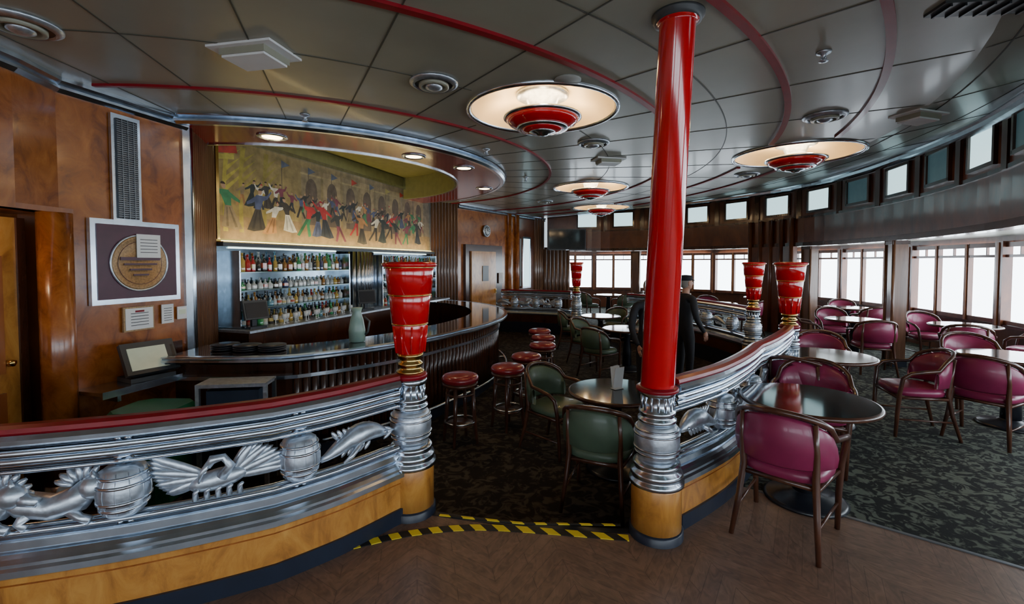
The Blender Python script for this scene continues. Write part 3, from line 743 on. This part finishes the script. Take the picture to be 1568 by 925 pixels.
for (s0,s1) in ((.03,.39),(.585,.96)):
    for zz,ht in ((.89,.21),(1.146,.21),(1.386,.21),(1.626,.27)):
        for row,yy in ((0,-.10),(1,-.21)):
            x=s0*LEN+.04
            while x<s1*LEN-.04:
                c=random.choice(cols); h=ht*random.uniform(.75,1.05)*(1 if row==0 else .92); r=random.uniform(.028,.042)
                if zz==1.386 or (zz==1.146 and row==1): c=random.choice(cols[3:5]) if random.random()<.75 else c; h*=.72
                b.lathe([(r*.95,zz),(r,zz+.01),(r,zz+h*.58),(r*.4,zz+h*.72),(r*.34,zz+h*.93),(r*.42,zz+h*.94),(r*.42,zz+h)],(x,yy,0),M_GLASSB,10,col=c)
                if random.random()<.5:
                    lc=random.choice([(.6,.58,.5),(.5,.1,.05),(.6,.5,.2),(.6,.6,.6)])
                    b.lathe([(r*1.02,zz+h*.2),(r*1.02,zz+h*.48)],(x,yy,0),M_GLASSB,10,col=lc,cap=False)
                x+=random.uniform(.075,.105)
b.M=Matrix.Identity(4); b.build('liquor_bottles')
def tablet(name,x,y,z,rz):
    b=MB(); b.box((0,.03,.015),(.22,.2,.03),M_BLACK); b.box((0,.05,.12),(.06,.05,.2),M_BLACK); b.box((0,0,.24),(.32,.04,.25),M_GREY,rx=rad(-15)); b.box((0,-.025,.24),(.28,.006,.20),M_BLACK,rx=rad(-15)); b.build(name,(x,y,z),rz)
x,y=wp(A,B,.46,.38); tablet('cash_register_screen',x,y,.892,rad(40))
x,y=wp(A,B,.04,.40); tablet('cash_register_screen',x,y,.892,rad(60))
b=MB(); b.lathe([(.07,.872),(.085,.88),(.09,1.0),(.07,1.12),(.045,1.2),(.06,1.25)],(-1.72,5.05,0),mat('pale_jug',(.22,.34,.30),.3),24); b.tube([(-1.64,5.05,1.15),(-1.58,5.05,1.1),(-1.6,5.05,.98),(-1.63,5.05,.95)],.012,M_GREY,8); b.build('water_jug')
b=MB()
for i,(x,y) in enumerate([(-2.9,4.60),(-2.65,4.55),(-2.4,4.55)]):
    for k in range(3): b.lathe([(.11,.873+.02*k),(.13,.88+.02*k),(.13,.89+.02*k),(.05,.892+.02*k)],(x,y,0),M_BLACK,20)
b.build('black_service_trays')
b=MB()
for i in range(16):
    x,y=wp(A,B,.10+.018*i,.38+.05*(i%2)); b.lathe([(.03,.892),(.006,.897),(.006,.95),(.03,.97),(.034,1.03)],(x,y,0),M_GLASSB,12,col=(.6,.65,.7))
b.build('wine_glasses')

# mural
def mural():
    b=MB(); b.M=onwall(A,B,0,.012); U=LEN-.02; V0=2.06; V1=3.36
    pl=[0]
    def poly(pts,c,l=None):
        pl[0]+=1; yy=-(.001+.0000035*pl[0])
        b.add([(u,yy,V0+v) for u,v in pts],[tuple(range(len(pts)))],M_MURAL,False,tuple(x*.9 for x in c))
    H=V1-V0
    n=40
    for i in range(n):
        u0,u1=U*i/n,U*(i+1)/n; t=i/n
        for j in range(8):
            v0,v1=H*j/8,H*(j+1)/8; s=j/7
            c=(.36-.12*t+.05*(1-s),.26-.07*t+.04*(1-s),.09+.06*t)
            k=.85+.10*math.sin(i*1.3+j)
            b.add([(u0,0,V0+v0),(u1,0,V0+v0),(u1,0,V0+v1),(u0,0,V0+v1)],[(0,1,2,3)],M_MURAL,False,tuple(x*k for x in c))
    poly([(0,0),(U,0),(U,.32),(U*.5,.36),(0,.30)],(.32,.21,.10))
    for i in range(8):
        u=1.5+i*.5
        poly([(u,.3),(u+.44,.3),(u+.44,1.2),(u,1.2)],(.38,.28,.15) if i%2 else (.30,.23,.13))
        w=.13
        poly([(u+.22-w,.3)]+[(u+.22+w*math.cos(rad(180-a)),.85+.20*math.sin(rad(a))) for a in range(0,181,20)]+[(u+.22+w,.3)],(.14,.10,.07))
        poly([(u-.02,1.09),(u+.46,1.09),(u+.46,1.12),(u-.02,1.12)],(.42,.32,.16))
    for u,c in ((.12,(.52,.42,.07)),(.36,(.40,.32,.06)),(.75,(.34,.27,.06))):
        poly([(u,.1),(u+.07,.1),(u+.05,.8),(u+.12,1.25),(u+.04,1.25),(u,.8)],c)
        for k in range(4): poly([(u+.03,.6+.13*k),(u+.28,.85+.13*k if k<3 else 1.22),(u+.30,.9+.11*k),(u+.03,.68+.13*k)],c)
    poly([(.05,1.1),(.35,1.15),(.33,1.27),(.05,1.25)],(.5,.05,.03)); poly([(.05,1.02),(.3,1.06),(.3,1.12),(.05,1.09)],(.6,.5,.1))
    for k in range(8):
        u=1.1+k*.55; poly([(u,.5),(u+.015,.5),(u+.015,1.22),(u,1.22)],(.14,.10,.06)); poly([(u,1.22),(u+.17,1.17),(u,1.10)],random.choice([(.45,.05,.03),(.4,.33,.1),(.12,.14,.2)]))
    cl=[(.50,.03,.03),(.03,.035,.05),(.75,.70,.60),(.05,.24,.10),(.08,.10,.2),(.45,.22,.08),(.04,.04,.04),(.30,.22,.12),(.22,.05,.08),(.02,.03,.03),(.05,.04,.03)]
    def fig(u,v,h,c,c2,lean,f):
        sk=(.5,.30,.18)
        def T(x,y): return (min(max(u+f*(x+lean*y)*h,.03),U-.03),min(v+y*h,1.27))
        if random.random()<.5:
            poly([T(*p) for p in [(-.24,0),(-.05,-.03),(.28,.03),(.16,.28),(.08,.5),(-.07,.5),(-.15,.25)]],c)
            poly([T(*p) for p in [(-.12,.03),(-.05,.02),(0,.45),(-.03,.45)]],tuple(x*.6 for x in c))
            poly([T(*p) for p in [(.10,.03),(.16,.04),(.06,.45),(.03,.45)]],tuple(x*.6 for x in c))
        else:
            poly([T(*p) for p in [(-.26,.02),(-.17,-.01),(-.02,.25),(.08,.5),(-.08,.5),(-.10,.3)]],c)
            poly([T(*p) for p in [(.16,.0),(.26,.03),(.15,.3),(.07,.52),(-.04,.5),(.05,.28)]],tuple(x*.7 for x in c))
        poly([T(*p) for p in [(-.07,.48),(.08,.48),(.13,.72),(.09,.81),(-.08,.81),(-.12,.72)]],c2)
        poly([T(*p) for p in [(.08,.80),(.22,.82),(.33,.95),(.35,.91),(.24,.74),(.10,.68)]],c2); poly([T(*p) for p in [(-.08,.79),(-.20,.70),(-.32,.62),(-.30,.56),(-.17,.61),(-.06,.68)]],c2)
        poly([T(.33,.93),T(.38,.99),T(.36,.90)],sk)
        poly([T(.02+.055*math.cos(rad(a)),.89+.07*math.sin(rad(a))) for a in range(0,360,40)],sk)
        poly([T(.02+.06*math.cos(rad(a)),.92+.055*math.sin(rad(a))) for a in range(0,181,30)],random.choice([(.04,.02,.01),(.3,.2,.08),(.4,.03,.03)]))
    for k in range(34):
        u=.4+k*(U-.6)/34+random.uniform(-.03,.03); fig(u,.42+random.uniform(-.04,.08),random.uniform(.32,.42),random.choice(cl[1:]),random.choice(cl[1:]),random.uniform(-.2,.2),random.choice((1,-1)))
    for k in range(17):
        u=.3+k*(U-.5)/17+random.uniform(-.07,.07); fig(u,.08+random.uniform(-.03,.12),random.uniform(.48,.62),random.choice(cl),random.choice(cl),random.uniform(-.4,.4),random.choice((1,-1)))
    b.M=onwall(A,B,0,.012)
    b.box((LEN/2,-.03,3.385),(LEN,.06,.05),M_CHR); b.box((.02,-.02,2.7),(.04,.04,1.3),M_GOLD); b.box((LEN-.02,-.02,2.7),(.04,.04,1.3),M_CHR)
    b.M=Matrix.Identity(4); b.build('bar_mural')
mural()

# ------------------------------------------------------------------ furniture
def chair_mesh(m_up,nm):
    b=MB(); n=17
    def ring(s):
        a=rad(192+156*s); return (.275*math.cos(a), -.02+.25*math.sin(a))
    vs=[];fs=[]
    for i in range(n):
        s=i/(n-1); x,y=ring(s); k=math.sin(math.pi*s)**.55 if 0<s<1 else 0
        zt=.66+.17*k; zb=.50
        d=Vector((x,y+.02)).normalized(); th=.028
        for (z,o) in ((zb,-th*.6),(zb+.02,-th),((zb+zt)/2,-th*1.2),(zt-.02,-th),(zt,0),(zt-.02,th*.6),((zb+zt)/2,th*.9),(zb+.02,th*.6)):
            lean=-.07*(z-.45)
            vs.append((x+d.x*o,y+d.y*o+lean,z))
    for i in range(n-1):
        for c in range(8): e=(c+1)%8; fs.append((i*8+c,i*8+e,(i+1)*8+e,(i+1)*8+c))
    fs.append(tuple(range(8))); fs.append(tuple((n-1)*8+c for c in reversed(range(8))))
    b.add(vs,fs,m_up,True)
    pts=[(-.245,.235,.0),(-.25,.225,.25),(-.262,.215,.45),(-.285,.20,.60),(-.30,.14,.655),(-.298,.04,.675)]
    for i in range(13):
        s=i/12; x,y=ring(s); k=math.sin(math.pi*s)**.55 if 0<s<1 else 0
        pts.append((x*1.03,y*1.03-.07*(.25+.15*k),.69+.165*k))
    right=[(-p[0],p[1],p[2]) for p in reversed(pts[:6])]
    allp=pts+right; rs=[.016,.02,.021,.02,.019,.018]+[.019]*13+[.018,.019,.02,.021,.02,.016]
    b.tube(allp,rs,M_CHW,8)
    for sx in (-1,1):
        b.tube([(sx*.24,-.30,0),(sx*.215,-.235,.25),(sx*.20,-.205,.45),(sx*.205,-.225,.62),(sx*.20,-.25,.80)],[.015,.019,.022,.018,.014],M_CHW,8)
        b.tube([(sx*.25,.22,.40),(sx*.21,-.2,.40)],.016,M_CHW,6)
        b.tube([(sx*.245,.225,.18),(sx*.22,-.24,.18)],.010,M_CHW,6)
    b.tube([(-.25,.22,.40),(.25,.22,.40)],.018,M_CHW,6); b.tube([(-.21,-.2,.40),(.21,-.2,.40)],.018,M_CHW,6)
    k=24; vs=[];fs=[];prof=[(.90,.41),(1.0,.425),(1.02,.455),(.96,.485),(.75,.50),(.0,.505)]
    for (s,z) in prof:
        for i in range(k):
            a=2*math.pi*i/k; c,d=math.cos(a),math.sin(a); q=(abs(c)**3.5+abs(d)**3.5)**(-1/3.5)
            wx=.245*(1+.08*d); vs.append((c*q*wx*s,d*q*.235*s+.01,z))
    for j in range(len(prof)-1):
        for i in range(k): e=(i+1)%k; fs.append((j*k+i,j*k+e,(j+1)*k+e,(j+1)*k+i))
    fs.append(tuple(reversed(range(k)))); b.add(vs,fs,m_up,True)
    return b.mesh(nm)
CH_M=chair_mesh(M_MAR,'maroon_chair'); CH_G=chair_mesh(M_GRN,'green_chair')
def chair(me,x,y,tx,ty,z=0):
    an=math.atan2(ty-y,tx-x)-math.pi/2; obj('dining_armchair',me,(x,y,z),an)
def table_mesh():
    b=MB()
    b.lathe([(.42,.715),(.445,.72),(.452,.735),(.445,.748),(.43,.752)],(0,0,0),M_CHW,48)
    b.lathe([(.43,.7525),(.0,.7535)],(0,0,0),M_TTOP,48,cap=False)
    b.lathe([(.20,.69),(.18,.715)],(0,0,0),M_CHW,24)
    b.lathe([(.035,.05),(.035,.69)],(0,0,0),M_CHR,16)
    b.lathe([(.27,0),(.275,.012),(.25,.03),(.12,.05),(.06,.09),(.05,.14)],(0,0,0),M_BLACK,36)
    b.lathe([(.085,.04),(.075,.35),(.05,.62),(.09,.69)],(0,0,0),M_BLACK,24)
    return b.mesh('table_mesh')
TB=table_mesh()
def table(x,y,z=0): obj('round_cocktail_table',TB,(x,y,z))
T=[(2.17,3.33),(3.42,4.93),(6.05,8.05),(5.35,4.85),(7.25,7.3),(5.1,11.3),(3.0,14.2),(7.5,10.2),(7.2,13.2)]
for p in T: table(*p)
for (x,y,k) in [(1.80,2.95,0),(2.62,3.95,0),(2.85,4.45,1),(3.88,5.72,1),(4.15,4.70,1),(5.75,7.25,2),(5.35,8.35,2),(6.25,8.85,2),(5.62,5.52,3),(4.72,4.50,3),(7.35,8.05,4),(7.6,6.65,4),(6.7,6.7,4),
                (4.45,11.5,5),(5.2,12.05,5),(5.6,10.8,5),(2.35,13.9,6),(3.3,13.5,6),(3.75,14.1,6),(7.4,9.4,7),(7.9,10.9,7),(7.2,11.0,7),(6.9,12.4,8),(7.6,13.9,8)]:
    chair(CH_G if k==6 else CH_M,x,y,*T[k])
TI=[(.98,4.26),(2.1,8.3),(2.0,10.3)]
for p in TI: table(p[0],p[1],-.2)
for (x,y,k) in [(.72,3.68,0),(.46,4.74,0),(1.5,7.8,1),(1.45,8.85,1),(2.65,8.95,1),(1.35,10.4,2),(2.45,10.9,2)]:
    chair(CH_G,x,y,TI[k][0],TI[k][1],-.2)
b=MB(); b.M=Matrix.Translation((1.05,4.3,.5555))@Matrix.Rotation(.5,4,'Z')
b.box((-.05,0,.11),(.11,.004,.2),M_WHT,rx=.15); b.box((-.05,.04,.11),(.11,.004,.2),M_WHT,rx=-.15); b.box((-.05,.02,.004),(.11,.07,.003),M_WHT); b.build('menu_card')
def stool_mesh():
    b=MB()
    b.lathe([(.15,.655),(.185,.665),(.20,.69),(.20,.71),(.185,.735),(.14,.75),(.0,.755)],(0,0,0),M_SEAT,32)
    b.lathe([(.165,.625),(.19,.63),(.195,.655),(.17,.665)],(0,0,0),M_CHW,32)
    for i in range(4):
        a=math.pi/4+i*math.pi/2; c,s=math.cos(a),math.sin(a)
        b.tube([(.14*c,.14*s,.64),(.155*c,.155*s,.35),(.19*c,.19*s,0)],[.022,.022,.017],M_CHW,8)
    b.tube([(.165*math.cos(i*math.pi/12),.165*math.sin(i*math.pi/12),.24) for i in range(24)],.011,M_CHR,8,closed=True)
    b.tube([(.15*math.cos(i*math.pi/12),.15*math.sin(i*math.pi/12),.54) for i in range(24)],.012,M_CHW,8,closed=True)
    b.lathe([(.15,.20),(.15,.215),(.02,.22)],(0,0,0),M_CHW,24)
    return b.mesh('stool_mesh')
ST=stool_mesh()
for (x,y) in [(-.56,4.9),(-.05,5.35),(.19,6.0),(.46,6.83),(.52,7.55),(.5,8.25)]:
    obj('bar_stool',ST,(x,y,-.2),random.uniform(0,1))

# ------------------------------------------------------------------ people
def person(name,x,y,z,rz,hat=True,h=1.74):
    e=bpy.data.objects.new(name,None); COL.objects.link(e); e.location=(x,y,z); e.rotation_euler=(0,0,rz)
    k=h/1.74
    J=[(0,0,.95,.135,.10),(0,-.005,1.10,.135,.095),(0,0,1.27,.165,.11),(0,.0,1.40,.12,.085),(0,.01,1.48,.06,.055),
       (.19,0,1.405,.062,.06),(.235,-.01,1.24,.055,.055),(.26,.02,1.10,.045,.045),(.25,.10,.98,.038,.038),(.235,.17,.90,.030,.030),
       (-.19,0,1.405,.062,.06),(-.235,-.01,1.24,.055,.055),(-.265,.0,1.10,.045,.045),(-.27,.04,.97,.038,.038),(-.265,.07,.86,.030,.030),
       (.10,0,.86,.095,.095),(.11,.015,.50,.062,.068),(.115,-.01,.12,.048,.052),(.12,.0,.06,.045,.05),(.13,.14,.035,.04,.03),
       (-.10,0,.86,.095,.095),(-.11,.015,.50,.062,.068),(-.115,-.01,.12,.048,.052),(-.12,.0,.06,.045,.05),(-.13,.14,.035,.04,.03)]
    E=[(0,1),(1,2),(2,3),(3,4),(3,5),(5,6),(6,7),(7,8),(8,9),(3,10),(10,11),(11,12),(12,13),(13,14),(0,15),(15,16),(16,17),(17,18),(18,19),(0,20),(20,21),(21,22),(22,23),(23,24)]
    me=bpy.data.meshes.new('body'); me.from_pydata([(j[0]*k,j[1]*k,j[2]*k) for j in J],E,[]); me.materials.append(M_SUIT)
    o=bpy.data.objects.new('body_suit',me); COL.objects.link(o); o.parent=e
    md=o.modifiers.new('Skin','SKIN'); md.use_smooth_shade=True
    for i,j in enumerate(J):
        me.skin_vertices[0].data[i].radius=(j[3]*k,j[4]*k); me.skin_vertices[0].data[i].use_root=(i==0)
    o.modifiers.new('Sub','SUBSURF').levels=1; o.modifiers['Sub'].render_levels=2
    b=MB(); b.M=Matrix.Scale(k,4)
    b.tube([(0,.0,1.44),(0,.015,1.56)],[.058,.052],M_SKIN,14)
    b.ell((0,.02,1.635),(.074,.092,.112),M_SKIN,None,20,14); b.ell((0,.055,1.575),(.05,.05,.045),M_SKIN)
    b.tube([(0,.105,1.65),(0,.128,1.615),(0,.108,1.605)],[.01,.017,.01],M_SKIN,8)
    for sx in (-1,1):
        b.ell((sx*.076,.01,1.63),(.012,.022,.033),M_SKIN); b.ell((sx*.03,.096,1.645),(.014,.01,.009),M_WHT); b.ell((sx*.03,.104,1.645),(.006,.005,.006),M_BLACK)
        b.ell((sx*.03,.10,1.665),(.02,.008,.005),M_HAIR)
    b.ell((0,.105,1.578),(.024,.008,.006),M_DRED)
    b.ell((0,-.005,1.66),(.081,.092,.10),M_HAIR,None,20,14) if not hat else b.ell((0,-.012,1.635),(.079,.088,.085),M_HAIR,None,20,14)
    if hat:
        b.lathe([(.088,1.675),(.096,1.69),(.108,1.72),(.10,1.745),(.06,1.757),(0.001,1.76)],(0,.0,0),M_SUIT,24)
        b.ell((0,.095,1.685),(.065,.055,.010),M_SUIT,Matrix.Rotation(rad(-12),3,'X'))
    b.tube([(-.05,.05,1.47),(0,.075,1.44),(.05,.05,1.47)],.014,M_WHT,8)
    b.add([(-.03,.108,1.42),(.03,.108,1.42),(0,.122,1.28)],[(0,1,2)],M_WHT)
    for (hx,hy,hz,sx) in ((.232,.19,.865,1),(-.263,.085,.80,-1)):
        b.ell((hx,hy,hz),(.020,.035,.045),M_SKIN,Matrix.Rotation(rad(-20),3,'X'))
        for f in range(4):
            yy=hy-.028+f*.019; l=(.062,.075,.07,.055)[f]
            b.tube([(hx,yy+.005,hz-.03),(hx-sx*.004,yy+.012,hz-.03-l*.5),(hx-sx*.016,yy+.016,hz-.03-l)],[.0095,.0088,.007],M_SKIN,8)
        b.tube([(hx-sx*.008,hy+.025,hz+.015),(hx-sx*.022,hy+.05,hz-.01),(hx-sx*.026,hy+.055,hz-.035)],[.012,.0105,.008],M_SKIN,8)
    b.build('head_and_hands',parent=e)
    return e
person('standing_man',2.66,7.0,-.2,rad(-75),True,1.74)
person('standing_man',1.81,6.0,-.2,rad(190),False,1.72)

# ------------------------------------------------------------------ lights
def light(kind,name,loc,e,col,size=.1,rot=(0,0,0),sy=None,spot=None):
    l=bpy.data.lights.new(name,kind); l.energy=e; l.color=col
    if kind=='AREA':
        l.size=size
        if sy: l.shape='RECTANGLE'; l.size_y=sy
    else: l.shadow_soft_size=size
    if spot: l.spot_size=rad(spot); l.spot_blend=.6
    o=bpy.data.objects.new(name,l); COL.objects.link(o); o.location=loc; o.rotation_euler=rot; return o
for (x,y,R) in LAMPS:
    for k in range(3):
        a=k*2.094+.5; light('POINT','lamp_bulb',(x+.42*math.cos(a),y+.42*math.sin(a),3.27),5,(1,.68,.36),.05)
for (x,y) in [(-2.7,5.2),(-1.31,6.15),(-.53,8.8)]: light('SPOT','downlight_beam',(x,y,3.13),30,(1,.76,.46),.08,spot=110)
light('POINT','recess_fill_light',(-3.8,3.0,2.05),5,(1,.7,.4),.05)  # fill light added to brighten the dark door recess, no fitting there
ml=light('AREA','mural_uplight',(0,0,0),20,(1,.80,.38),LEN-.2,sy=.05)
ml.matrix_world=onwall(A,B,.5,.16)@Matrix.Translation((0,0,2.05))@Matrix.Rotation(rad(165),4,'X')
w=bpy.data.worlds.new('sky'); SC.world=w; w.use_nodes=True
w.node_tree.nodes['Background'].inputs[0].default_value=(.75,.88,1,1); w.node_tree.nodes['Background'].inputs[1].default_value=1.0

# ------------------------------------------------------------------ camera
cd=bpy.data.cameras.new('camera'); cam=bpy.data.objects.new('camera',cd); COL.objects.link(cam)
cam.location=(0,0,1.75); cam.rotation_euler=(rad(88),0,0); cd.sensor_width=36; cd.lens=16.07; cd.shift_y=-.023; cd.clip_start=.05
SC.camera=cam
